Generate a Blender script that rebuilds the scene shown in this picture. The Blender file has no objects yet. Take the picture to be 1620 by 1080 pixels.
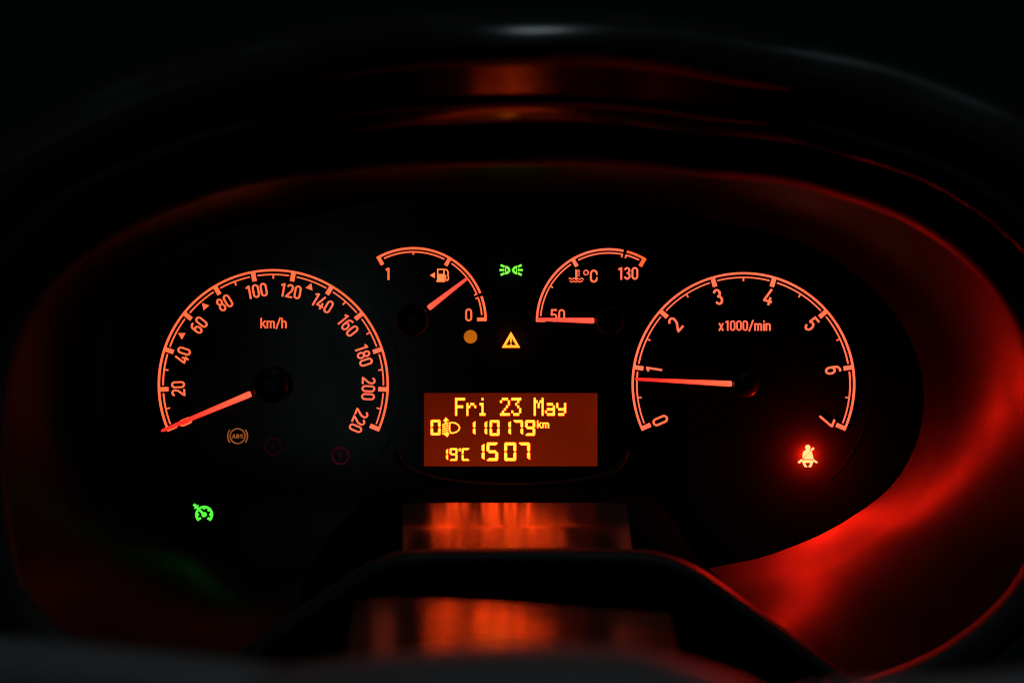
import bpy, bmesh, math
from mathutils import Vector

# ------------------------------------------------------------------ camera, world, light
S = 0.00025            # metres per photograph pixel on the dial plane
D = 0.60               # camera to dial plane, metres
scene = bpy.context.scene
C = scene.collection

cam_d = bpy.data.cameras.new("camera")
cam = bpy.data.objects.new("camera", cam_d)
C.objects.link(cam)
cam.location = (0, -D, 0)
cam.rotation_euler = (math.radians(90), 0, 0)
cam_d.sensor_width = 36.0
cam_d.lens = 36.0 * D / (1620 * S)
cam_d.clip_start = 0.01
cam_d.clip_end = 100
cam_d.dof.use_dof = True
cam_d.dof.focus_distance = D
cam_d.dof.aperture_fstop = 4.5
scene.camera = cam

world = bpy.data.worlds.new("World")
scene.world = world
world.use_nodes = True
bg = world.node_tree.nodes["Background"]
bg.inputs[0].default_value = (0.55, 0.85, 0.9, 1)
bg.inputs[1].default_value = 0.0010


def area_lamp(name, loc, target, sx, sy, power, col):
    l = bpy.data.lights.new(name, 'AREA')
    l.shape = 'RECTANGLE'
    l.size, l.size_y = sx, sy
    l.energy = power
    l.color = col
    o = bpy.data.objects.new(name, l)
    C.objects.link(o)
    o.location = loc
    o.rotation_euler = (Vector(target) - Vector(loc)).to_track_quat('-Z', 'Y').to_euler()
    return o


# faint night light from the windscreen above
area_lamp("windscreen_night_light", (0.15, -0.78, 0.95), (0.02, -0.15, 0.0), 0.60, 0.24, 1.5, (0.78, 0.94, 1.0))
area_lamp("speedo_patch_lamp", (-0.24, -1.5, -0.06), (-0.06, 0, -0.02), 0.11, 0.34, 0.10, (0.8, 0.97, 1.0))  # added lamp behind the camera, sized to lay a grey reflection on the speedometer

scene.render.engine = 'CYCLES'
scene.cycles.use_denoising = True
scene.cycles.filter_width = 1.2
scene.cycles.max_bounces = 8
scene.cycles.sample_clamp_indirect = 4.0
vs = scene.view_settings
vs.view_transform = 'Standard'
vs.look = 'None'
vs.exposure = 0.0
vs.gamma = 1.0
vs.use_curve_mapping = False


# ------------------------------------------------------------------ materials
def plastic(name, col, rough, spec=0.5, bump=0.15, scale=1800.0, rvar=0.06, aniso=0.0):
    m = bpy.data.materials.new(name)
    m.use_nodes = True
    nt = m.node_tree
    b = nt.nodes["Principled BSDF"]
    b.inputs["Base Color"].default_value = (*col, 1)
    b.inputs["Specular IOR Level"].default_value = spec
    tc = nt.nodes.new("ShaderNodeTexCoord")
    n = nt.nodes.new("ShaderNodeTexNoise")
    n.inputs["Scale"].default_value = scale
    n.inputs["Detail"].default_value = 3
    nt.links.new(tc.outputs["Object"], n.inputs["Vector"])
    bp = nt.nodes.new("ShaderNodeBump")
    bp.inputs["Strength"].default_value = bump
    bp.inputs["Distance"].default_value = 0.0002
    nt.links.new(n.outputs["Fac"], bp.inputs["Height"])
    nt.links.new(bp.outputs["Normal"], b.inputs["Normal"])
    if aniso:
        # moulded grain stretches highlights: round the wall (> 0) or front to back (< 0)
        tg = nt.nodes.new("ShaderNodeTangent")
        if aniso > 0:
            tg.direction_type = 'UV_MAP'
        else:
            tg.direction_type = 'RADIAL'
            tg.axis = 'Y'
        nt.links.new(tg.outputs[0], b.inputs["Tangent"])
        b.inputs["Anisotropic"].default_value = abs(aniso)
        b.inputs["Anisotropic Rotation"].default_value = 0.0 if aniso > 0 else 0.25
    n2 = nt.nodes.new("ShaderNodeTexNoise")
    n2.inputs["Scale"].default_value = 38
    n2.inputs["Detail"].default_value = 5
    nt.links.new(tc.outputs["Object"], n2.inputs["Vector"])
    mr = nt.nodes.new("ShaderNodeMapRange")
    mr.inputs["From Min"].default_value = 0.3
    mr.inputs["From Max"].default_value = 0.7
    mr.inputs["To Min"].default_value = max(0.02, rough - rvar)
    mr.inputs["To Max"].default_value = rough + rvar
    nt.links.new(n2.outputs["Fac"], mr.inputs["Value"])
    nt.links.new(mr.outputs["Result"], b.inputs["Roughness"])
    return m


def glow(name, col, strength=1.0, var=0.12, scale=60.0, grad=None):
    """Backlit print: emission with a slight unevenness of the light guide.
    grad = (other colour, length) fades along local X of a light-guide needle."""
    m = bpy.data.materials.new(name)
    m.use_nodes = True
    nt = m.node_tree
    nt.nodes.clear()
    out = nt.nodes.new("ShaderNodeOutputMaterial")
    e = nt.nodes.new("ShaderNodeEmission")
    tc = nt.nodes.new("ShaderNodeTexCoord")
    n = nt.nodes.new("ShaderNodeTexNoise")
    n.inputs["Scale"].default_value = scale
    nt.links.new(tc.outputs["Object"], n.inputs["Vector"])
    mr = nt.nodes.new("ShaderNodeMapRange")
    mr.inputs["From Min"].default_value = 0.3
    mr.inputs["From Max"].default_value = 0.7
    mr.inputs["To Min"].default_value = strength * (1 - var)
    mr.inputs["To Max"].default_value = strength * (1 + var)
    nt.links.new(n.outputs["Fac"], mr.inputs["Value"])
    nt.links.new(mr.outputs["Result"], e.inputs["Strength"])
    e.inputs["Color"].default_value = (*col, 1)
    if grad:
        c2, length = grad
        sp = nt.nodes.new("ShaderNodeSeparateXYZ")
        nt.links.new(tc.outputs["Object"], sp.inputs[0])
        m2 = nt.nodes.new("ShaderNodeMapRange")
        m2.inputs["From Max"].default_value = length
        nt.links.new(sp.outputs["X"], m2.inputs["Value"])
        mx = nt.nodes.new("ShaderNodeMix")
        mx.data_type = 'RGBA'
        mx.inputs[6].default_value = (*col, 1)
        mx.inputs[7].default_value = (*c2, 1)
        nt.links.new(m2.outputs["Result"], mx.inputs[0])
        nt.links.new(mx.outputs[2], e.inputs["Color"])
    nt.links.new(e.outputs[0], out.inputs[0])
    return m


M = {
    'face': plastic('dial_face_black', (0.0025, 0.0025, 0.0025), 0.18, 0.12, 0.02, 1800, 0.03),
    'wall': plastic('satin_black_wall', (0.003, 0.003, 0.003), 0.43, 0.19, 0.05, 2200, aniso=0.95),
    'rim': plastic('rim_black', (0.011, 0.0115, 0.012), 0.55, 0.14, 0.3),
    'gloss': plastic('smooth_black_ledge', (0.006, 0.006, 0.006), 0.25, 1.0, 0.02, 900, 0.01, aniso=-0.7),
    'cover': plastic('column_cover_black', (0.006, 0.006, 0.006), 0.25, 0.95, 0.04, 1400, 0.02, aniso=-0.65),
    'hood': plastic('hood_black', (0.003, 0.003, 0.003), 0.23, 0.14, 0.08, 1500),
    'lip': plastic('hood_lip_black', (0.008, 0.008, 0.0085), 0.33, 1.0, 0.15, 1500),
    'matte': plastic('matte_black', (0.002, 0.002, 0.002), 0.9, 0.0, 0.3),
    'wheel': plastic('wheel_grey_black', (0.07, 0.07, 0.074), 0.60, 0.4, 0.5, 900),
    'lipmatte': plastic('hood_lip_matte', (0.008, 0.008, 0.0085), 0.65, 0.12, 0.3, 1500),
    'ring': plastic('dial_ring_black', (0.004, 0.004, 0.004), 0.25, 0.14, 0.05),
    'cap': plastic('hub_cap_black', (0.005, 0.005, 0.005), 0.30, 0.16, 0.05),
    'orange': glow('backlit_orange', (1.5, 0.172, 0.060)),
    'orange_cool': glow('backlit_salmon', (1.5, 0.188, 0.088)),
    'amber_hot': glow('backlit_amber_orange', (2.1, 0.29, 0.085)),
    'redzone': glow('backlit_deep_orange', (1.5, 0.14, 0.035)),
    'green': glow('green_led_print', (0.11, 1.15, 0.06), 1.0, 0.1),
    'green2': glow('yellow_green_led_print', (0.26, 1.15, 0.075), 1.0, 0.1),
    'amber': glow('amber_led_print', (4.0, 0.62, 0.04), 1.0, 0.1),
    'fuel_lamp': glow('dim_amber_print', (0.48, 0.115, 0.004), 1.0, 0.15, 200),
    'abs': glow('dim_brown_amber_print', (0.28, 0.075, 0.018), 1.0, 0.3, 300),
    'dimred': glow('faint_red_print', (0.026, 0.0015, 0.005), 1.0, 0.3, 200),
    'faintred': glow('fainter_red_print', (0.010, 0.0008, 0.0012), 1.0, 0.4, 200),
    'belt': glow('red_led_print', (6.0, 0.80, 0.28), 1.0, 0.05),
    'screen': glow('lcd_backlight', (0.125, 0.0066, 0.0004), 1.0, 0.32, 22),
    'lcd': glow('lcd_segments', (19.0, 1.0, 0.07), 1.0, 0.08),
}


# ------------------------------------------------------------------ building helpers
def P(px, py, d=0.0):
    """point of the place at depth d in front of the dial plane"""
    k = S * (D - d) / D
    return Vector(((px - 810) * k, -d, (540 - py) * k))


def mesh_obj(name, verts, faces, mat, parent=None, smooth=False, loc=None):
    me = bpy.data.meshes.new(name)
    me.from_pydata([tuple(v) for v in verts], [], faces)
    me.materials.append(mat)
    bm = bmesh.new()
    bm.from_mesh(me)
    bmesh.ops.recalc_face_normals(bm, faces=bm.faces)
    bm.to_mesh(me)
    bm.free()
    if smooth:
        for p in me.polygons:
            p.use_smooth = True
    o = bpy.data.objects.new(name, me)
    C.objects.link(o)
    if parent is not None:
        o.parent = parent
    if loc is not None:
        o.location = loc
    return o


def thing(name, label, cat, px, py, group=None):
    o = bpy.data.objects.new(name, None)
    o.empty_display_size = 0.01
    C.objects.link(o)
    o.location = P(px, py, 0)
    o["label"] = label
    o["category"] = cat
    if group:
        o["group"] = group
    return o


class Flat:
    """collects flat outlines (pixel units, y down, relative to a centre) and
    turns them into one thin raised plate"""
    def __init__(self, thick=0.0005, base=-0.00005):
        self.v, self.f, self.n = [], [], 0
        self.thick, self.base = thick, base

    def _th(self):
        self.n += 1
        return self.thick + 0.000004 * self.n

    def poly(self, pts):
        t = self._th()
        k = len(self.v)
        n = len(pts)
        for x, y in pts:
            self.v.append((x * S, -self.base, -y * S))
        for x, y in pts:
            self.v.append((x * S, -t, -y * S))
        self.f.append(tuple(range(k + n, k + 2 * n)))
        for i in range(n):
            j = (i + 1) % n
            self.f.append((k + i, k + j, k + n + j, k + n + i))
        return self

    def strip(self, left, right, closed=False):
        t = self._th()
        k = len(self.v)
        n = len(left)
        for (lx, ly), (rx, ry) in zip(left, right):
            self.v += [(lx * S, -self.base, -ly * S), (rx * S, -self.base, -ry * S),
                       (rx * S, -t, -ry * S), (lx * S, -t, -ly * S)]
        m = n if closed else n - 1
        for i in range(m):
            a, b = k + 4 * i, k + 4 * ((i + 1) % n)
            self.f += [(a + 3, a + 2, b + 2, b + 3), (a, a + 3, b + 3, b), (a + 1, b + 1, b + 2, a + 2)]
        if not closed:
            a, b = k, k + 4 * (n - 1)
            self.f += [(a, a + 1, a + 2, a + 3), (b, b + 3, b + 2, b + 1)]
        return self

    def stroke(self, pts, w, closed=False, cap=0.0):
        pts = [Vector((p[0], p[1])) for p in pts]
        q = [pts[0]]
        for p in pts[1:]:
            if (p - q[-1]).length > 1e-4:
                q.append(p)
        pts = q
        if closed and (pts[0] - pts[-1]).length < 1e-4:
            pts.pop()
        n = len(pts)
        if not closed and cap:
            pts[0] = pts[0] + (pts[0] - pts[1]).normalized() * cap
            pts[-1] = pts[-1] + (pts[-1] - pts[-2]).normalized() * cap
        L, R = [], []
        for i in range(n):
            if closed or 0 < i < n - 1:
                d0 = (pts[i] - pts[i - 1]).normalized()
                d1 = (pts[(i + 1) % n] - pts[i]).normalized()
            elif i == 0:
                d0 = d1 = (pts[1] - pts[0]).normalized()
            else:
                d0 = d1 = (pts[-1] - pts[-2]).normalized()
            n0, n1 = Vector((-d0.y, d0.x)), Vector((-d1.y, d1.x))
            mm = n0 + n1
            if mm.length < 1e-4:
                mm = n0
            mm.normalize()
            c = max(0.45, mm.dot(n0))
            off = mm * (w / 2 / c)
            L.append(pts[i] + off)
            R.append(pts[i] - off)
        return self.strip(L, R, closed)

    def arc(self, r0, r1, a0, a1, cx=0, cy=0, step=1.5):
        n = max(2, int(abs(a1 - a0) / step) + 1)
        A = [math.radians(a0 + (a1 - a0) * i / n) for i in range(n + 1)]
        return self.strip([(cx + r0 * math.cos(a), cy - r0 * math.sin(a)) for a in A],
                          [(cx + r1 * math.cos(a), cy - r1 * math.sin(a)) for a in A])

    def ring(self, r0, r1, cx=0, cy=0, n=48, ky=1.0):
        A = [2 * math.pi * i / n for i in range(n)]
        return self.strip([(cx + r0 * math.cos(a), cy - ky * r0 * math.sin(a)) for a in A],
                          [(cx + r1 * math.cos(a), cy - ky * r1 * math.sin(a)) for a in A], True)

    def disc(self, r, cx=0, cy=0, n=40, ky=1.0):
        return self.poly([(cx + r * math.cos(2 * math.pi * i / n), cy + ky * r * math.sin(2 * math.pi * i / n)) for i in range(n)])

    def radial(self, a, r0, r1, w):
        ca, sa = math.cos(math.radians(a)), math.sin(math.radians(a))
        h = w / 2
        pts = []
        for r, s in ((r0, -h), (r1, -h), (r1, h), (r0, h)):
            pts.append((r * ca - s * sa, -(r * sa + s * ca)))
        return self.poly(pts)

    def build(self, name, mat, parent, loc=(0, 0, 0)):
        return mesh_obj(name, self.v, self.f, mat, parent, loc=loc)


def arcpts(cx, cy, rx, ry, a0, a1, n=12):
    return [(cx + rx * math.cos(math.radians(a0 + (a1 - a0) * i / n)),
             cy + ry * math.sin(math.radians(a0 + (a1 - a0) * i / n))) for i in range(n + 1)]


# stroke lettering in the narrow, even-weight style of the dials.
# glyph(ch, h, t) -> (advance width, list of (points, closed)) ; x right, y UP from the baseline
def glyph(ch, h, t, wk=0.5):
    w = h * wk
    a, b = t / 2, w - t / 2          # centre-line limits
    lo, hi = t / 2, h - t / 2
    cx, rx = w / 2, (w - t) / 2
    xh = h * 0.73 - t / 2
    if ch == '0' or ch == 'O':
        r = rx * 1.05
        return w, [(arcpts(cx, hi - r, rx, r, 180, 0) + arcpts(cx, lo + r, rx, r, 0, -180), True)]
    if ch == '1':
        x = w * 0.60
        return w * 0.86, [([(x, 0), (x, h - t * 0.1)], False), ([(x, hi - t * .05), (x - w * 0.16, hi - h * 0.045), (x - w * 0.42, hi - h * 0.13)], False)]
    if ch == '2':
        r = rx
        return w, [(arcpts(cx, hi - r, rx, r, 172, -22) + [(cx + rx * .72, h * .50), (a + t * .10, lo + h * .06), (a, lo), (w, lo)], False)]
    if ch == '3':
        r1 = (hi - h * .53) / 2
        r2 = (h * .53 - lo) / 2
        return w, [(arcpts(cx - rx * .05, hi - r1, rx * .95, r1, 165, -80) + [(cx - rx * .2, h * .53)], False),
                   ([(cx - rx * .2, h * .53)] + arcpts(cx - rx * .02, lo + r2, rx, r2, 80, -165), False)]
    if ch == '4':
        return w * 1.05, [([(w * .62, h), (a * .8, h * .27), (a * .8, h * .235), (w * 1.05, h * .235)], False), ([(w * .74, 0), (w * .74, h * .50)], False)]
    if ch == '5':
        r = (h * .60 - lo) / 2
        return w, [([(w * .94, hi), (a + t * .2, hi), (a, h * .50)], False),
                   ([(a, h * .50), (a + rx * .3, h * .575)] + arcpts(cx, lo + r, rx, r, 80, -165), False)]
    if ch == '6':
        r = (h * .60 - lo) / 2
        r = max(r, rx)
        return w, [(arcpts(cx, lo + r, rx, r, 0, 360, 20), True),
                   ([(b - t * .35, hi - h * .02), (cx + rx * .2, hi), (cx - rx * .3, hi - h * .04), (a + t * .15, hi - h * .14), (a, h * .62), (a, lo + r)], False)]
    if ch == '7':
        return w, [([(0, hi), (b, hi), (b, hi - h * .06), (w * .34, 0)], False)]
    if ch == '8':
        r1 = (hi - h * .53) / 2
        r2 = (h * .53 - lo) / 2
        return w, [(arcpts(cx, hi - r1, rx * .92, r1, 0, 360, 20), True), (arcpts(cx, lo + r2, rx, r2, 0, 360, 20), True)]
    if ch == '9':
        g = glyph('6', h, t, wk)
        return g[0], [([(w - x, h - y) for x, y in p], c) for p, c in g[1]]
    if ch == 'k':
        return w * .95, [([(a, 0), (a, h)], False), ([(w * .88, xh + t / 2), (a + t * .3, h * .34)], False), ([(w * .36, h * .45), (w * .95, 0)], False)]
    if ch == 'h':
        return w * .95, [([(a, 0), (a, h)], False), ([(a, h * .48)] + arcpts(w * .475, xh - rx * .75, rx * .9, rx * .75, 150, 0) + [(w * .475 + rx * .9, 0)], False)]
    if ch == 'n':
        return w * .95, [([(a, 0), (a, xh + t / 2)], False), ([(a, h * .48)] + arcpts(w * .475, xh - rx * .75, rx * .9, rx * .75, 150, 0) + [(w * .475 + rx * .9, 0)], False)]
    if ch == 'm':
        q = rx * .80
        return w * 1.5, [([(a, 0), (a, xh + t / 2)], False),
                         ([(a, h * .48)] + arcpts(a + q, xh - q * .75, q, q * .75, 150, 0) + [(a + 2 * q, 0)], False),
                         ([(a + 2 * q, h * .48)] + arcpts(a + 3 * q, xh - q * .75, q, q * .75, 150, 0) + [(a + 4 * q, 0)], False)]
    if ch == 'i':
        return t, [([(a, 0), (a, xh + t / 2)], False), ([(a, h - t), (a, h)], False)]
    if ch == 'x':
        return w * .9, [([(t * .3, 0), (w * .9 - t * .3, xh + t / 2)], False), ([(t * .3, xh + t / 2), (w * .9 - t * .3, 0)], False)]
    if ch == '/':
        return w * .85, [([(t * .2, -h * .06), (w * .85 - t * .2, h * 1.04)], False)]
    if ch == 'C':
        r = rx * 1.05
        return w, [([(b, h * .70)] + arcpts(cx, hi - r, rx, r, 0, 180) + arcpts(cx, lo + r, rx, r, 180, 360) + [(b, h * .30)], False)]
    if ch == 'A':
        return w * 1.15, [([(t * .3, 0), (w * .575, h)], False), ([(w * .575, h), (w * 1.15 - t * .3, 0)], False), ([(w * .25, h * .28), (w * .9, h * .28)], False)]
    if ch == 'B':
        r1 = (hi - h * .53) / 2
        r2 = (h * .53 - lo) / 2
        return w, [([(a, lo), (a, hi)] + arcpts(w * .5, hi - r1, rx * .9, r1, 90, -90) + [(a, h * .53)], False),
                   ([(a, h * .53)] + arcpts(w * .52, lo + r2, rx, r2, 90, -90) + [(a, lo)], False)]
    if ch == 'S':
        r1 = (hi - h * .52) / 2
        r2 = (h * .52 - lo) / 2
        return w, [(arcpts(cx, hi - r1, rx * .95, r1, 20, 270) + arcpts(cx, lo + r2, rx, r2, 90, -160), False)]
    return w * .5, []


def text_flat(fl, s, h, t, cx, cy, ang=0.0, wk=0.5, gap=None):
    """adds the string centred at (cx, cy), turned ang degrees counter-clockwise"""
    gap = h * 0.085 if gap is None else gap
    gl = [glyph(c, h, t, wk) for c in s]
    W = sum(g[0] for g in gl) + gap * (len(s) - 1)
    x = -W / 2
    ca, sa = math.cos(math.radians(ang)), math.sin(math.radians(ang))
    for wd, strokes in gl:
        for pts, closed in strokes:
            q = []
            for u, v in pts:
                X, Y = x + u, v - h / 2
                q.append((cx + X * ca - Y * sa, cy - (X * sa + Y * ca)))
            fl.stroke(q, t, closed)
        x += wd + gap
    return fl


def loft(name, loops, mat, parent, closed=False, smooth=True, uv=False):
    n = len(loops[0])
    v, f = [], []
    for L in loops:
        v += L
    m = n if closed else n - 1
    for r in range(len(loops) - 1):
        for i in range(m):
            j = (i + 1) % n
            f.append((r * n + i, r * n + j, (r + 1) * n + j, (r + 1) * n + i))
    o = mesh_obj(name, v, f, mat, parent, smooth)
    if uv:                      # u runs along the outline, v from loop to loop
        me = o.data
        lay = me.uv_layers.new(name='along')
        R = len(loops) - 1
        for p in me.polygons:
            idx = [me.loops[li].vertex_index for li in p.loop_indices]
            cols = [k % n for k in idx]
            wrap = max(cols) - min(cols) > n / 2
            for li, k in zip(p.loop_indices, idx):
                c = k % n
                lay.data[li].uv = (((c + n) if wrap and c < n / 2 else c) / n, (k // n) / R)
    return o


def cr(p0, p1, p2, p3, t):
    return 0.5 * (2 * p1 + (p2 - p0) * t + (2 * p0 - 5 * p1 + 4 * p2 - p3) * t * t + (3 * p1 - p0 - 3 * p2 + p3) * t ** 3)


def spline(pts, n):
    """open Catmull-Rom through 2-D points, n samples, even in parameter"""
    out = []
    k = len(pts) - 1
    for i in range(n):
        u = i / (n - 1) * k
        j = min(int(u), k - 1)
        t = u - j
        g = lambda q: Vector(pts[max(0, min(k, q))])
        out.append(cr(g(j - 1), g(j), g(j + 1), g(j + 2), t))
    return out


def polar_loop(pts, angles, c=(810, 620)):
    """closed outline through pixel points sampled at given angles (degrees)"""
    pr = sorted((math.degrees(math.atan2(c[1] - y, x - c[0])) % 360, math.hypot(x - c[0], y - c[1])) for x, y in pts)
    A = [p[0] for p in pr]
    Rr = [p[1] for p in pr]
    n = len(pr)
    # finite-difference tangents, cubic Hermite, periodic
    ext = [(A[i % n] + 360 * (i // n), Rr[i % n]) for i in range(-2, n + 3)]
    out = []
    for a in angles:
        aa = a % 360
        for i in range(1, len(ext) - 2):
            if ext[i][0] <= aa <= ext[i + 1][0]:
                break
        (x0, y0), (x1, y1), (x2, y2), (x3, y3) = ext[i - 1], ext[i], ext[i + 1], ext[i + 2]
        m1 = (y2 - y0) / (x2 - x0)
        m2 = (y3 - y1) / (x3 - x1)
        h = x2 - x1
        t = (aa - x1) / h
        r = (2 * t ** 3 - 3 * t * t + 1) * y1 + (t ** 3 - 2 * t * t + t) * h * m1 + (-2 * t ** 3 + 3 * t * t) * y2 + (t ** 3 - t * t) * h * m2
        out.append((c[0] + r * math.cos(math.radians(a)), c[1] - r * math.sin(math.radians(a))))
    return out


def mix2(A, B, t):
    return [(a[0] + (b[0] - a[0]) * t, a[1] + (b[1] - a[1]) * t) for a, b in zip(A, B)]


def to3(L, d):
    return [P(x, y, d) for x, y in L]


# ------------------------------------------------------------------ cluster housing
housing = thing('instrument_cluster_housing', 'black oval instrument binnacle holding the glowing dials, walls flaring towards the viewer', 'instrument housing', 810, 620)
H0 = housing.location.copy()


def hp(loops):
    return [[p - H0 for p in L] for L in loops]


F_pts = [(150, 610), (175, 480), (290, 385), (500, 340), (810, 325), (1100, 342), (1310, 405), (1425, 510), (1462, 630),
         (1425, 750), (1330, 828), (1230, 873), (1100, 905), (810, 930), (500, 905), (330, 880), (220, 825), (165, 730)]
W_pts = [(15, 680), (32, 560), (85, 455), (170, 385), (320, 315), (560, 276), (810, 264), (1080, 277), (1300, 306), (1450, 362),
         (1560, 452), (1625, 570), (1655, 720), (1615, 900), (1500, 1014), (1320, 1085), (1150, 1125), (810, 1150), (400, 1110), (160, 1030), (60, 955), (20, 820)]
B_pts = [(-48, 680), (-25, 540), (40, 420), (130, 335), (300, 258), (560, 208), (810, 194), (1080, 208), (1320, 240), (1490, 300),
         (1620, 400), (1690, 530), (1720, 720), (1675, 930), (1540, 1065), (1330, 1145), (1150, 1185), (810, 1210), (400, 1170), (110, 1095), (0, 1000), (-42, 830)]
ANG = [i * 2.0 for i in range(180)]
F = polar_loop(F_pts, ANG)
Wl = polar_loop(W_pts, ANG)
Bl = polar_loop(B_pts, ANG)

# dial plate (the printed black face) with a slight thickness
v = [p - H0 for p in to3(F, 0.0)] + [p - H0 + Vector((0, 0.004, 0)) for p in to3(F, 0.0)]
n = len(F)
f = [tuple(range(n)), tuple(range(2 * n - 1, n - 1, -1))] + [(i, (i + 1) % n, n + (i + 1) % n, n + i) for i in range(n)]
mesh_obj('dial_plate', v, f, M['face'], housing)

WALL_D = 0.062
WALL_PROF = ((0.0, .0006), (.10, .0062), (.20, .0125), (.30, .019), (.40, .0255), (.60, .038), (.80, .050), (.96, .0595), (1.0, WALL_D))


def wall_loop(t, d):
    # the wall spreads faster from its foot at the lower right
    out = []
    for a, p, q in zip(ANG, F, Wl):
        w = math.exp(-((a - 298) / 32.0) ** 2)
        u = t + .55 * w * t * (1 - t) ** 3
        out.append((p[0] + (q[0] - p[0]) * u, p[1] + (q[1] - p[1]) * u))
    return to3(out, d)


loft('side_wall', hp([wall_loop(t, d) for t, d in WALL_PROF]), M['wall'], housing, True, uv=True)
loft('front_rim', hp([to3(Wl, WALL_D), to3(mix2(Wl, Bl, .08), WALL_D + .0035), to3(mix2(Wl, Bl, .25), WALL_D + .0055), to3(mix2(Wl, Bl, .55), WALL_D + .0065),
                      to3(mix2(Wl, Bl, .85), WALL_D + .0055), to3(mix2(Wl, Bl, .97), WALL_D + .003), to3(Bl, WALL_D - .002)]), M['rim'], housing, True)

# centre hump below the display: a shelf that slopes down to the column cover
arch = [(380, 1032), (440, 985), (500, 942), (560, 902), (605, 880), (655, 870), (810, 867), (1000, 869), (1058, 878), (1108, 899), (1170, 942), (1240, 993), (1320, 1052), (1420, 1126)]
back = [(415, 1040), (455, 990), (498, 935), (548, 858), (592, 806), (655, 796), (810, 795), (990, 796), (1034, 806), (1066, 836), (1100, 885), (1150, 945), (1220, 1010), (1320, 1090)]
root = [(405, 1030), (440, 975), (480, 915), (528, 840), (588, 786), (655, 774), (810, 772), (985, 774), (1030, 786), (1060, 816), (1095, 870), (1145, 930), (1215, 1000), (1315, 1080)]
NA = 131
arch_s, back_s, root_s = spline(arch, NA), spline(back, NA), spline(root, NA)
SHELF_B, SHELF_F = 0.020, 0.060
loft('shelf_back_edge', hp([to3(root_s, -0.001), to3(root_s, 0.004), to3(back_s, SHELF_B - .0002)]), M['matte'], housing)
for nm, i0, i1, mt in (('shelf_flank', 0, 49, 'matte'), ('display_shelf', 48, 71, 'gloss'), ('shelf_flank', 70, NA, 'matte')):
    loft(nm, hp([to3(back_s[i0:i1], SHELF_B), to3(arch_s[i0:i1], SHELF_F)]), M[mt], housing)

# ------------------------------------------------------------------ dashboard hood above
hood = thing('dashboard_hood', 'black stepped dashboard hood arching over the instruments, its top edge faintly lit', 'dashboard hood', 810, 200)
HH = hood.location.copy()
HANG = [-14 + i * 208 / 130 for i in range(131)]


def hl(top, side, d):
    """hood outline: the rim outline pushed out by top (over the middle) and side (at the ends)"""
    out = []
    for a, (x, y) in zip(HANG, polar_loop(B_pts, HANG)):
        sa = max(0.0, math.sin(math.radians(a)))
        o = side + (top - side) * sa ** 1.5
        k = 1 - math.exp(-((a - 88) / 30.0) ** 2)
        dd = d if d < .081 else .081 + (d - .081) * (1 - .86 * k)
        ca, sn = math.cos(math.radians(a)), math.sin(math.radians(a))
        out.append(P(x + o * ca, y - o * sn, dd) - HH)
    return out


loft('lower_step', [hl(0, 0, WALL_D - .002), hl(-1, -1, .080), hl(0, 0, .082), hl(24, 30, .091)], M['hood'], hood)
loft('middle_lip', [hl(24, 30, .091), hl(26, 32, .0935), hl(30, 37, .0955), hl(36, 44, .0965), hl(42, 55, .0965), hl(45, 59, .098), hl(46, 60, .100)], M['lipmatte'], hood)
loft('upper_step', [hl(46, 60, .100), hl(90, 110, .117)], M['hood'], hood)
loft('top_lip_face', [hl(90 + t, 110 + t * 1.14, d) for t, d in ((0, .117), (3, .121), (9, .124), (22, .1264), (36, .1272))], M['lipmatte'], hood)
loft('top_lip', [hl(90 + t, 110 + t * 1.14, d) for t, d in ((36, .1272), (48, .1272), (60, .1264), (70, .1245), (79, .1203), (86, .113), (90, .098), (86, .06), (60, .0))], M['lip'], hood)

# ------------------------------------------------------------------ steering column cover
cover = thing('steering_column_cover', 'black arched steering column cover below the display, catching orange reflections', 'column cover', 810, 900)
CC = cover.location.copy()


def inset(L, off):
    out = []
    n = len(L)
    for i in range(n):
        a, b = L[max(0, i - 1)], L[min(n - 1, i + 1)]
        t = (Vector(b) - Vector(a)).normalized()
        nn = Vector((-t.y, t.x))
        out.append(Vector(L[i]) + nn * off)
    return out


def cl(L, d):
    return [p - CC for p in to3(L, d)]


loft('arch_trim', [cl(inset(arch_s, -1), .0598), cl(inset(arch_s, 1), .0630), cl(inset(arch_s, 6), .0665), cl(inset(arch_s, 17), .068), cl(inset(arch_s, 26), .0665), cl(inset(arch_s, 31), .063), cl(inset(arch_s, 32), .055)], M['rim'], cover)
loft('arch_inner_wall', [cl(inset(arch_s, 32), .055), cl(inset(arch_s, 36), .03), cl(inset(arch_s, 52), .0)], M['matte'], cover)
pb = [(560, 951), (600, 947), (650, 946), (720, 949), (810, 954), (900, 960), (970, 964), (1030, 968), (1060, 971)]
pm = [(556, 985), (597, 980), (649, 979), (720, 981), (810, 985), (900, 990), (973, 994), (1034, 999), (1066, 1002)]
pf = [(545, 1057), (590, 1052), (647, 1050), (720, 1052), (810, 1056), (900, 1060), (980, 1065), (1045, 1070), (1082, 1075)]
pb_s, pm_s, pf_s = spline(pb, 61), spline(pm, 61), spline(pf, 61)
loft('top_plate', [cl(mix2(pb_s, pm_s, 0.9), .112), cl(mix2(pb_s, pm_s, .04), .1275), cl(pb_s, .130), cl(pm_s, .152), cl(pf_s, .205)], M['cover'], cover)

# ------------------------------------------------------------------ steering wheel
wheel = thing('steering_wheel', 'blurred dark grey steering wheel hub and spokes along the bottom edge', 'steering wheel', 860, 1060)
wheel.location = P(860, 1075, .25)
WH = wheel.location.copy()


def wl(L, d):
    return [p - WH for p in to3(L, d)]


hubtop = [(330, 1120), (420, 1063), (560, 1040), (700, 1026), (860, 1018), (1000, 1026), (1110, 1052), (1200, 1088), (1260, 1130)]
hs = spline(hubtop, 61)


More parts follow.
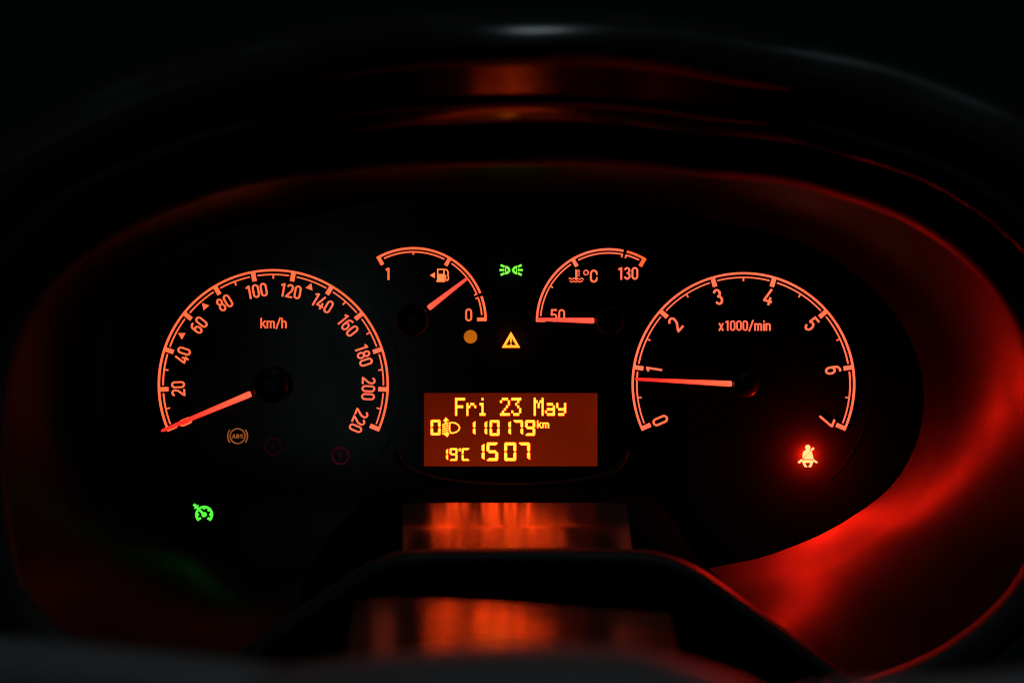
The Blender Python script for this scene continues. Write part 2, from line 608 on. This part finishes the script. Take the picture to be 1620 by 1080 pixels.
def down(L, k, sx=1.0):
    return [(860 + (p[0] - 860) * sx, p[1] + k) for p in L]


loft('hub_cover', [wl(down(hs, 60, .93), .232), wl(down(hs, 12, .985), .243), wl(down(hs, 0, 1), .258), wl(down(hs, 8, 1.01), .272), wl(down(hs, 34, 1.02), .285), wl(down(hs, 90, 1.03), .294), wl(down(hs, 220, 1.03), .300), wl(down(hs, 420, 1.0), .300)], M['wheel'], wheel)


def spoke(path, r):
    v, fcs = [], []
    m = 20
    pts = spline(path, 24)
    for x, y in pts:
        c = P(x, y, .262)
        for k in range(m):
            a = 2 * math.pi * k / m
            v.append(c - WH + Vector((0, math.cos(a) * r * 0.75, math.sin(a) * r)))
    for i in range(len(pts) - 1):
        for k in range(m):
            fcs.append((i * m + k, i * m + (k + 1) % m, (i + 1) * m + (k + 1) % m, (i + 1) * m + k))
    fcs += [tuple(range(m)), tuple(range((len(pts) - 1) * m, len(pts) * m))]
    mesh_obj('spoke', v, fcs, M['wheel'], wheel, True)


spoke([(-420, 1055), (-150, 1076), (150, 1100), (420, 1130), (520, 1160)], 0.0115)
spoke([(1200, 1190), (1320, 1160), (1600, 1140), (1900, 1110), (2100, 1090)], 0.0115)

# ------------------------------------------------------------------ gauges
def needle(parent, ang, r0, r1, w0, w1, mats, lift=0.0045, thick=0.0016, tip=True):
    v = []
    r0, r1, w0, w1 = r0 * S, r1 * S, w0 * S / 2, w1 * S / 2
    sec = [(r0, w0 * .82, .35), (r0 + w0 * .6, w0, 1), (r0 + (r1 - r0) * .97, w1 + (w0 - w1) * .03, 1), (r1, w1 * .55, .6)]
    f = []
    for x, w, h in sec:
        t = thick * h
        v += [(x, 0, -w), (x, 0, w), (x, -t, w * .72), (x, -t, -w * .72)]
    for i in range(3):
        a, b = 4 * i, 4 * i + 4
        for k in range(4):
            f.append((a + k, a + (k + 1) % 4, b + (k + 1) % 4, b + k))
    f += [(0, 1, 2, 3), (12, 15, 14, 13)]
    o = mesh_obj('needle', v, f, mats, parent, loc=(0, -lift, 0))
    o.rotation_euler = (0, -math.radians(ang), 0)
    return o


def hub(parent, r, lift=0.008):
    m = 48
    prof = [(r * S * 1.0, 0.0), (r * S * 1.0, lift * .80), (r * S * .96, lift * .92), (r * S * .88, lift), (r * S * .3, lift * 1.03)]
    v, f = [], []
    for rr, y in prof:
        for k in range(m):
            a = 2 * math.pi * k / m
            v.append((rr * math.cos(a), -y, rr * math.sin(a)))
    for i in range(len(prof) - 1):
        for k in range(m):
            f.append((i * m + k, i * m + (k + 1) % m, (i + 1) * m + (k + 1) % m, (i + 1) * m + k))
    f.append(tuple(range((len(prof) - 1) * m, len(prof) * m)))
    return mesh_obj('hub_cap', v, f, M['cap'], parent, True)


def dial_ring(parent, r, a0=0, a1=360):
    return Flat(0.00012).arc(r + 1.6, r - 1.6, a0, a1).build('dial_ring', M['ring'], parent)


def numeral(parent, s, h, t, x, y, ang, mat, wk=0.5):
    o = text_flat(Flat(), s, h, t, x, y, ang, wk).build('numeral', mat, parent)
    o["label"] = 'backlit numeral ' + s
    return o


# --- speedometer
sp = thing('speedometer', 'large left dial with orange scale to 220 km/h, needle resting at zero', 'gauge', 432.5, 608.4)
R = 182.6
va = lambda v: 90 - (v - 110) * 1.026
mat = M['orange']
matR = M['orange_cool']
arc_o = Flat().arc(R, R - 3.3, va(0) + 1.05, va(220) - 1.05).build('scale_arc', mat, sp)
for v0 in range(0, 221, 20):
    mm = mat if v0 < 130 else matR
    Flat(0.00052).radial(va(v0), R - 16.5, R - 0.4, 6.8).build('tick_mark', mm, arc_o)
    if v0 < 220:
        g = 6.3 / 174.0 * 57.3
        Flat().arc(R - 7.4, R - 9.4, va(v0) - g, va(v0 + 20) + g).build('inner_arc', mm, arc_o)
        if v0 + 10 in (50, 70, 130):
            a = math.radians(va(v0 + 10))
            cx, cy = 164.5 * math.cos(a), -164.5 * math.sin(a)
            Flat().poly([(cx + 6.6 * math.cos(a + k * 2.0944), cy - 6.6 * math.sin(a + k * 2.0944)) for k in range(3)]).build('marker_triangle', mm, sp)
        else:
            Flat().radial(va(v0 + 10), R - 15, R - 8.6, 2.1).build('minor_tick', mm, arc_o)
    rr = 150.5 if v0 != 220 else 146.5
    a = math.radians(va(v0))
    numeral(sp, str(v0), 21.5, 2.7, rr * math.cos(a), -rr * math.sin(a), va(v0) - 90, mm, 0.50)
text_flat(Flat(), 'km/h', 16.5, 2.15, 0.5, -97.5, 0, .53, 1.4).build('unit_text', mat, sp)
needle_mat = glow('needle_light_guide', (2.0, 0.20, 0.085), 1.0, 0.05, 60, ((1.7, 0.030, 0.022), 0.036))
needle_flat = glow('needle_light_guide_short', (1.7, 0.14, 0.07), 1.0, 0.05, 60, ((1.5, 0.075, 0.055), 0.030))
needle(sp, 202.6, 35, 187, 9.6, 5.0, needle_mat)
hub(sp, 28)
dial_ring(sp, 203, -48, 228)

# --- tachometer
ta = thing('tachometer', 'large right dial numbered 0 to 7 for engine speed, needle just below 1', 'gauge', 1176, 607.4)
R = 176.8
va = lambda v: 90 - (v - 3.5) * 32.45
mat = M['orange_cool']
arc_o = Flat().arc(R, R - 3.3, va(0) + 1.05, va(7) - 1.05).build('scale_arc', mat, ta)
for v0 in range(0, 8):
    Flat(0.00052).radial(va(v0), R - 16.5, R - 0.4, 6.8).build('tick_mark', mat, arc_o)
    if v0 < 7:
        g = 6.3 / 168.0 * 57.3
        Flat().arc(R - 7.2, R - 9.2, va(v0) - g, va(v0 + 1) + g).build('inner_arc', mat, arc_o)
        Flat().radial(va(v0 + .5), R - 14.2, R - 8.4, 2.1).build('minor_tick', mat, arc_o)
    a = math.radians(va(v0))
    numeral(ta, str(v0), 25.5, 3.2, 143.5 * math.cos(a), -143.5 * math.sin(a), va(v0) - 90, mat, 0.50)
text_flat(Flat(), 'x1000/min', 16.2, 2.2, 2, -92.5, 0, .52, 1.5).build('unit_text', mat, ta)
needle(ta, 177.2, 21, 173, 8.8, 4.0, needle_mat)
hub(ta, 20)
dial_ring(ta, 203, -48, 228)

# --- fuel gauge
fu = thing('fuel_gauge', 'small upper left dial with fuel pump symbol, scale from 1 to 0', 'gauge', 654, 507)
R = 116
mat = M['orange']
ao = Flat().arc(R, R - 3.5, 120.3, 22.3)
ao.arc(R, R - 3.5, 19.6, -0.4)
arc_o = ao.build('scale_arc', mat, fu)
for a in (118.9, 59.6, 1.0):
    Flat(0.00052).radial(a, R - 15.2, R - 0.4, 5.8).build('tick_mark', mat, arc_o)
for a0, a1 in ((115.2, 63.2), (56.2, 23.4), (18.6, 4.6)):
    Flat().arc(R - 6.4, R - 8.6, a0, a1).build('inner_arc', mat, arc_o)
Flat().radial(90, R - 11.8, R - 8, 2.4).build('minor_tick', mat, arc_o)
Flat().radial(22.6, R - 11.8, R - 6.4, 2.2).build('minor_tick', mat, arc_o)
Flat().radial(19.4, R - 11.8, R - 6.4, 2.2).build('minor_tick', mat, arc_o)
numeral(fu, '1', 19.6, 3.0, 613 - 654, 433 - 507, 0, mat)
numeral(fu, '0', 20.2, 2.6, 741.5 - 654, 498 - 507, 0, mat, .53)
ic = Flat()
ox, oy = 697.5 - 654, 435.5 - 507
ic.stroke([(ox - 5, oy - 1), (ox - 5, oy - 9.3), (ox + 5, oy - 9.3), (ox + 5, oy - 1)], 1.7)
ic.poly([(ox - 5.85, oy - 2), (ox + 5.85, oy - 2), (ox + 5.85, oy + 9), (ox - 5.85, oy + 9)])
ic.poly([(ox - 6.9, oy + 8.6), (ox + 6.9, oy + 8.6), (ox + 6.9, oy + 10.4), (ox - 6.9, oy + 10.4)])
ic.stroke([(ox + 7, oy - 9.8), (ox + 9.8, oy - 8.2), (ox + 11.4, oy - 5), (ox + 11.2, oy), (ox + 12.2, oy + 4), (ox + 11.6, oy + 7), (ox + 9.3, oy + 8), (ox + 7.6, oy + 6.4), (ox + 7.4, oy), (ox + 5.6, oy - 0.6)], 1.6)
ic.poly([(ox - 17, oy), (ox - 9.6, oy - 4.5), (ox - 9.6, oy + 4.5)])
ic.build('fuel_pump_symbol', M['amber_hot'], fu)
needle(fu, 37.6, 31, 109.5, 8.8, 4.2, needle_flat)
hub(fu, 26, .007)

# --- temperature gauge
te = thing('temperature_gauge', 'small upper right dial with thermometer symbol, needle lying at 50', 'gauge', 963, 508)
R = 115.2
mat = M['orange_cool']
arc_o = Flat().arc(R, R - 3.4, 180.4, 78.2).build('scale_arc', mat, te)
hot = Flat().arc(R, R - 3.4, 75.4, 58.8).build('hot_zone_arc', M['redzone'], te)
for a in (179.0, 120.2):
    Flat(0.00052).radial(a, R - 15.0, R - 0.4, 5.8).build('tick_mark', mat, arc_o)
Flat(0.00052).radial(60.2, R - 15.0, R - 0.4, 5.8).build('tick_mark', M['redzone'], hot)
for a0, a1 in ((175.6, 123.8), (116.6, 79.2), (74.4, 63.6)):
    Flat().arc(R - 6.3, R - 8.4, a0, a1).build('inner_arc', mat, arc_o)
for a in (149, 78.6, 75.2):
    Flat().radial(a, R - 12.2, R - 6.4, 2.2).build('minor_tick', mat, arc_o)
numeral(te, '130', 19.8, 2.7, 993 - 963, 432.5 - 508, 0, mat, .52)
numeral(te, '50', 20.0, 2.6, 882.5 - 963, 499 - 508, 0, mat, .52)
ic = Flat()
ox, oy = 911.5 - 963, 436 - 508
ic.stroke([(ox, oy - 9.5), (ox, oy + 5)], 2.6)
ic.disc(2.6, ox, oy + 4.6, 16)
for k in range(4):
    ic.stroke([(ox + 1, oy - 8.4 + 2.9 * k), (ox + 5.8, oy - 8.4 + 2.9 * k)], 1.2)
for yy, x0, x1 in ((5.0, -11.6, -3.0), (5.0, 3.4, 11.8), (9.4, -10.2, 10.2)):
    m = 18
    ic.stroke([(ox + x0 + (x1 - x0) * i / m, oy + yy - .9 * math.sin((x0 + (x1 - x0) * i / m + 11.6) / 6.2 * 2 * math.pi)) for i in range(m + 1)], 1.5)
ic.build('thermometer_symbol', mat, te)
un = Flat().ring(4.4, 2.7, 927 - 963, 431.2 - 508, 24)
text_flat(un, 'C', 20.4, 2.9, 939.4 - 963, 436.8 - 508, 0, .60)
un.build('unit_text', mat, te)
needle(te, 178.6, 24, 114, 8.8, 4.4, needle_flat)
hub(te, 22, .007)

# ------------------------------------------------------------------ trip display
lcd = thing('trip_display', 'rectangular red screen with yellow date, odometer, temperature and clock', 'display', 808, 679)
LX, LY = 808, 679
scr = Flat(0.0006).poly([(671 - LX, 621.5 - LY), (945 - LX, 621.5 - LY), (945 - LX, 737 - LY), (671 - LX, 737 - LY)]).build('screen', M['screen'], lcd)
DOTS = {
    'F': ["11111", "10000", "10000", "11110", "10000", "10000", "10000"],
    'r': ["00000", "00000", "10110", "11001", "10000", "10000", "10000"],
    'i': ["00100", "00000", "01100", "00100", "00100", "00100", "01110"],
    '2': ["01110", "10001", "00001", "00010", "00100", "01000", "11111"],
    '3': ["11111", "00010", "00100", "00010", "00001", "10001", "01110"],
    'M': ["10001", "11011", "10101", "10101", "10001", "10001", "10001"],
    'a': ["00000", "00000", "01110", "00001", "01111", "10001", "01111"],
    'y': ["00000", "00000", "10001", "10001", "01111", "00001", "01110"],
}
LT = 0.0009
for i, ch in enumerate("Fri 23 May"):
    if ch == ' ':
        continue
    fl = Flat(LT)
    x0 = 720.2 + 17.75 * i - LX
    y0 = 628.9 - LY
    for r, row in enumerate(DOTS[ch]):
        for c, b in enumerate(row):
            if b == '1':
                X, Y = x0 + c * 3.1, y0 + r * 4.02
                fl.poly([(X, Y), (X + 3.06, Y), (X + 3.06, Y + 3.97), (X, Y + 3.97)])
    o = fl.build('character', M['lcd'], lcd)
    o["label"] = 'dot-matrix letter ' + ch
SEG = {'0': 'abcdef', '1': 'bc', '5': 'afgcd', '7': 'abc', '9': 'abcdfg', 'C': 'adef'}


def seven(ch, x0, y0, x1, y1, t, name='digit'):
    fl = Flat(LT)
    g = 0.35
    ym = (y0 + y1) / 2
    h = t / 2
    q = t * .45
    seg = {
        'a': [(x0 + q, y0), (x1 - q, y0), (x1 - .3, y0 + q * .6), (x1 - t, y0 + t), (x0 + t, y0 + t), (x0 + .3, y0 + q * .6)],
        'd': [(x0 + t, y1 - t), (x1 - t, y1 - t), (x1 - .3, y1 - q * .6), (x1 - q, y1), (x0 + q, y1), (x0 + .3, y1 - q * .6)],
        'g': [(x0 + h, ym), (x0 + t, ym - h), (x1 - t, ym - h), (x1 - h, ym), (x1 - t, ym + h), (x0 + t, ym + h)],
        'f': [(x0, y0 + q), (x0 + t, y0 + t + g), (x0 + t, ym - h - g), (x0 + h, ym - g), (x0, ym - h * .6 - g)],
        'e': [(x0 + h, ym + g), (x0 + t, ym + h + g), (x0 + t, y1 - t - g), (x0, y1 - q), (x0, ym + h * .6 + g)],
        'b': [(x1, y0 + q), (x1, ym - h * .6 - g), (x1 - h, ym - g), (x1 - t, ym - h - g), (x1 - t, y0 + t + g)],
        'c': [(x1 - h, ym + g), (x1, ym + h * .6 + g), (x1, y1 - q), (x1 - t, y1 - t - g), (x1 - t, ym + h + g)],
    }
    for s in SEG[ch]:
        fl.poly([(x - LX, y - LY) for x, y in seg[s]])
    o = fl.build(name, M['lcd'], lcd)
    o["label"] = 'seven-segment digit ' + ch if ch != 'C' else 'seven-segment letter C'


seven('0', 681.4, 663.6, 697.2, 688, 3.9)
for ch, x1 in (('1', 752.2), ('1', 770.6), ('0', 790.4), ('1', 808.2), ('7', 827.4), ('9', 846.6)):
    seven(ch, x1 - 15.8, 664, x1, 688.6, 3.9)
for ch, x1 in (('1', 708.9), ('9', 723.7), ('C', 742.9)):
    seven(ch, x1 - 12.3, 708.2, x1, 728.2, 3.0)
for ch, x0, x1 in (('1', 749, 766.6), ('5', 769.8, 788), ('0', 797.8, 816.6), ('7', 820.5, 838.4)):
    seven(ch, x0, 699.4, x1, 728.4, 4.4)
Flat(LT).ring(2.3, 1.1, 727.6 - LX, 711 - LY, 20).build('degree_sign', M['lcd'], lcd)
text_flat(Flat(LT), 'km', 12.0, 2.0, 859.3 - LX, 670.6 - LY, 0, .62, 1.2).build('unit_text', M['lcd'], lcd)
ic = Flat(LT)
ic.stroke([(x - LX, y - LY) for x, y in [(712.2, 668.2), (715.5, 667.8), (720, 668.6), (724.6, 671.2), (727.2, 675.4), (726.2, 679.4), (722.6, 682.6), (717.5, 684.4), (713, 684.2), (711.6, 680), (711.2, 674.5)]], 1.9, True)
for k in range(5):
    y = 670.2 + 3.6 * k
    ic.stroke([(699.8 - LX, y + 1.2 - LY), (709.6 - LX, y - 1.4 - LY)], 2.0)
ic.poly([(x - LX, y - LY) for x, y in [(705.5, 659.8), (710.8, 665.2), (707.6, 665.0), (707, 668), (703.6, 668.4), (704, 665.4), (701, 665.8)]])
ic.poly([(x - LX, y - LY) for x, y in [(708, 690.8), (711.4, 684.8), (708.6, 685.6), (708, 682.6), (704.4, 683.2), (705, 686.2), (702, 686.6)]])
ic.build('headlight_level_symbol', M['lcd'], lcd)
# curved lip of the display surround catching the screen's light
lip = spline([(628, 712), (640, 736), (672, 752), (730, 764), (810, 768), (890, 764), (948, 752), (980, 736), (992, 712)], 60)
v, f = [], []
for i, p in enumerate(lip):
    a, b = lip[max(0, i - 1)], lip[min(59, i + 1)]
    t = (b - a).normalized()
    nn = Vector((-t.y, t.x))
    c = Vector(((p.x - LX) * S, 0, -(p.y - LY) * S))
    nv = Vector((nn.x, 0, -nn.y))
    for k in range(10):
        th = 2 * math.pi * k / 10
        v.append(c + nv * (0.0013 * math.cos(th)) + Vector((0, -0.0020 * (1 + math.sin(th)) * .5, 0)))
for i in range(59):
    for k in range(10):
        f.append((i * 10 + k, i * 10 + (k + 1) % 10, (i + 1) * 10 + (k + 1) % 10, (i + 1) * 10 + k))
mesh_obj('surround_lip', v, f, M['lipmatte'], lcd, True)

# ------------------------------------------------------------------ warning lights
GRP = 'warning lights of the instrument cluster'


def lamp_light(parent, power, col, lift):
    ll = bpy.data.lights.new('lamp_light', 'POINT')
    ll.energy = power
    ll.color = col
    ll.shadow_soft_size = 0.0
    lo = bpy.data.objects.new('lamp_light', ll)
    C.objects.link(lo)
    lo.parent = parent
    lo.location = (0, -lift, 0)      # the diode's light just in front of its symbol


# parking lights
w = thing('indicator_light', 'green side light symbol of two facing lamps with rays', 'indicator light', 808.7, 427.2, GRP)
fl = Flat()
for s in (-1, 1):
    outer = [(s * (9.3 - 7.6 * math.cos(a)), 6.7 * math.sin(a)) for a in [math.radians(-90 + 180 * i / 16) for i in range(17)]]
    inner = [(s * (8.0 - 3.0 * math.cos(a)), 2.9 * math.sin(a)) for a in [math.radians(-90 + 180 * i / 16) for i in range(17)]]
    fl.strip(outer, inner, True)
    for (x0, y0, x1, y1) in ((-10.6, -5.0, -16.6, -7.9), (-10.8, 0, -18.4, 0), (-10.6, 5.0, -16.6, 7.9)):
        fl.stroke([(-s * x0, y0), (-s * x1, y1)], 3.3)
fl.build('lamp_symbol', M['green2'], w)
lamp_light(w, 0.0008, (0.05, 1.0, 0.03), 0.0025)
# warning triangle
w = thing('indicator_light', 'glowing amber warning triangle with exclamation mark above the screen', 'indicator light', 808.4, 538, GRP)
fl = Flat(0.0009)
fl.stroke([(0, -9.6), (11.2, 9.9), (-11.2, 9.9)], 3.7, True)
fl.stroke([(0, -4.6), (0, 3.6)], 2.3)
fl.stroke([(0, 5.2), (0, 7.2)], 2.3)
fl.build('triangle_symbol', M['amber'], w)
lamp_light(w, 0.004, (1.0, 0.16, 0.005), 0.0025)
# low fuel lamp
w = thing('indicator_light', 'round dim amber low fuel lamp under the zero of the fuel dial', 'indicator light', 744.4, 532.5, GRP)
Flat(0.0003).disc(10.6).build('lamp_disc', M['fuel_lamp'], w)
# seat belt
w = thing('indicator_light', 'bright red seat belt symbol of a strapped figure at lower right', 'indicator light', 1277.8, 720, GRP)
q = lambda x, y: ((x - 340) / 9, (y - 720) / 9)
fl = Flat(0.0003)
fl.disc(4.0, *q(340, 604), 24)
fl.poly([q(*p) for p in [(318, 632), (362, 632), (364, 645), (380, 652), (368, 668), (276, 756), (266, 754), (268, 700), (276, 668), (292, 652), (316, 645)]])
fl.poly([q(*p) for p in [(384, 656), (398, 672), (412, 720), (422, 778), (400, 776), (340, 769), (286, 776), (282, 768), (290, 756), (374, 672)]])
fl.poly([q(*p) for p in [(372, 640), (412, 606), (428, 608), (434, 622), (424, 636), (392, 660), (384, 650)]])
fl.poly([q(*p) for p in [(284, 790), (340, 782), (414, 792), (416, 822), (262, 822), (262, 795), (270, 780)]])
fl.stroke([q(262, 780), q(206, 824)], 3.2)
fl.stroke([q(416, 788), q(474, 820)], 3.0)
fl.poly([q(*p) for p in [(266, 820), (302, 820), (308, 845), (332, 878), (326, 888), (300, 884), (282, 862)]])
fl.poly([q(*p) for p in [(414, 820), (378, 820), (372, 845), (350, 878), (356, 888), (384, 884), (400, 862)]])
fl.build('belted_figure_symbol', M['belt'], w)
lamp_light(w, 0.27, (1.0, 0.010, 0.003), 0.0035)
# cruise control
w = thing('indicator_light', 'green cruise control symbol, small speed dial with arrow, at lower left', 'indicator light', 323.3, 813.3, GRP)
fl = Flat(0.0008)
fl.arc(13.9, 10.6, -46, 226, step=6)
for a in (0, 45, 90, 180):
    fl.radial(a, 8.4, 11, 3.2)
fl.radial(-42, 7.6, 11, 3.2)
fl.radial(222, 7.6, 11, 3.2)
fl.radial(135, 2, 11.5, 3.0)
fl.disc(3.9, n=24)
fl.poly([(-9.8, -9.6), (-9.2, -15.6), (-11.4, -14.2), (-15.2, -17.6), (-17.8, -14.8), (-14.0, -11.6), (-16.4, -9.4)])
fl.build('speed_dial_symbol', M['green'], w)
lamp_light(w, 0.00015, (0.02, 1.0, 0.05), 0.003)
# ABS
w = thing('indicator_light', 'dim brown ABS symbol in a ringed circle below the speedometer needle', 'indicator light', 376, 689.4, GRP)
fl = Flat(0.0003)
fl.ring(12.6, 10.8, n=40)
fl.arc(16.6, 14.8, -40, 40, step=5)
fl.arc(16.6, 14.8, 140, 220, step=5)
text_flat(fl, 'ABS', 6.6, 1.25, 0, 0.2, 0, .72, 1.2)
fl.build('abs_symbol', M['abs'], w)
# two dim brake symbols, kept just visible by a faint emission
for x, y, mt, lb in ((538.6, 720.4, 'dimred', 'barely visible dark red circled exclamation mark below the 220 of the left dial'),
                     (432.4, 706, 'faintred', 'almost invisible dark red circled exclamation mark right of the brown ABS symbol')):
    w = thing('indicator_light', lb, 'indicator light', x, y, GRP)
    fl = Flat(0.0003)
    fl.ring(14.4, 11.6, n=40)
    fl.stroke([(0, -7), (0, 3.4)], 2.2)
    fl.stroke([(0, 5), (0, 7)], 2.2)
    fl.build('brake_symbol', M[mt], w)
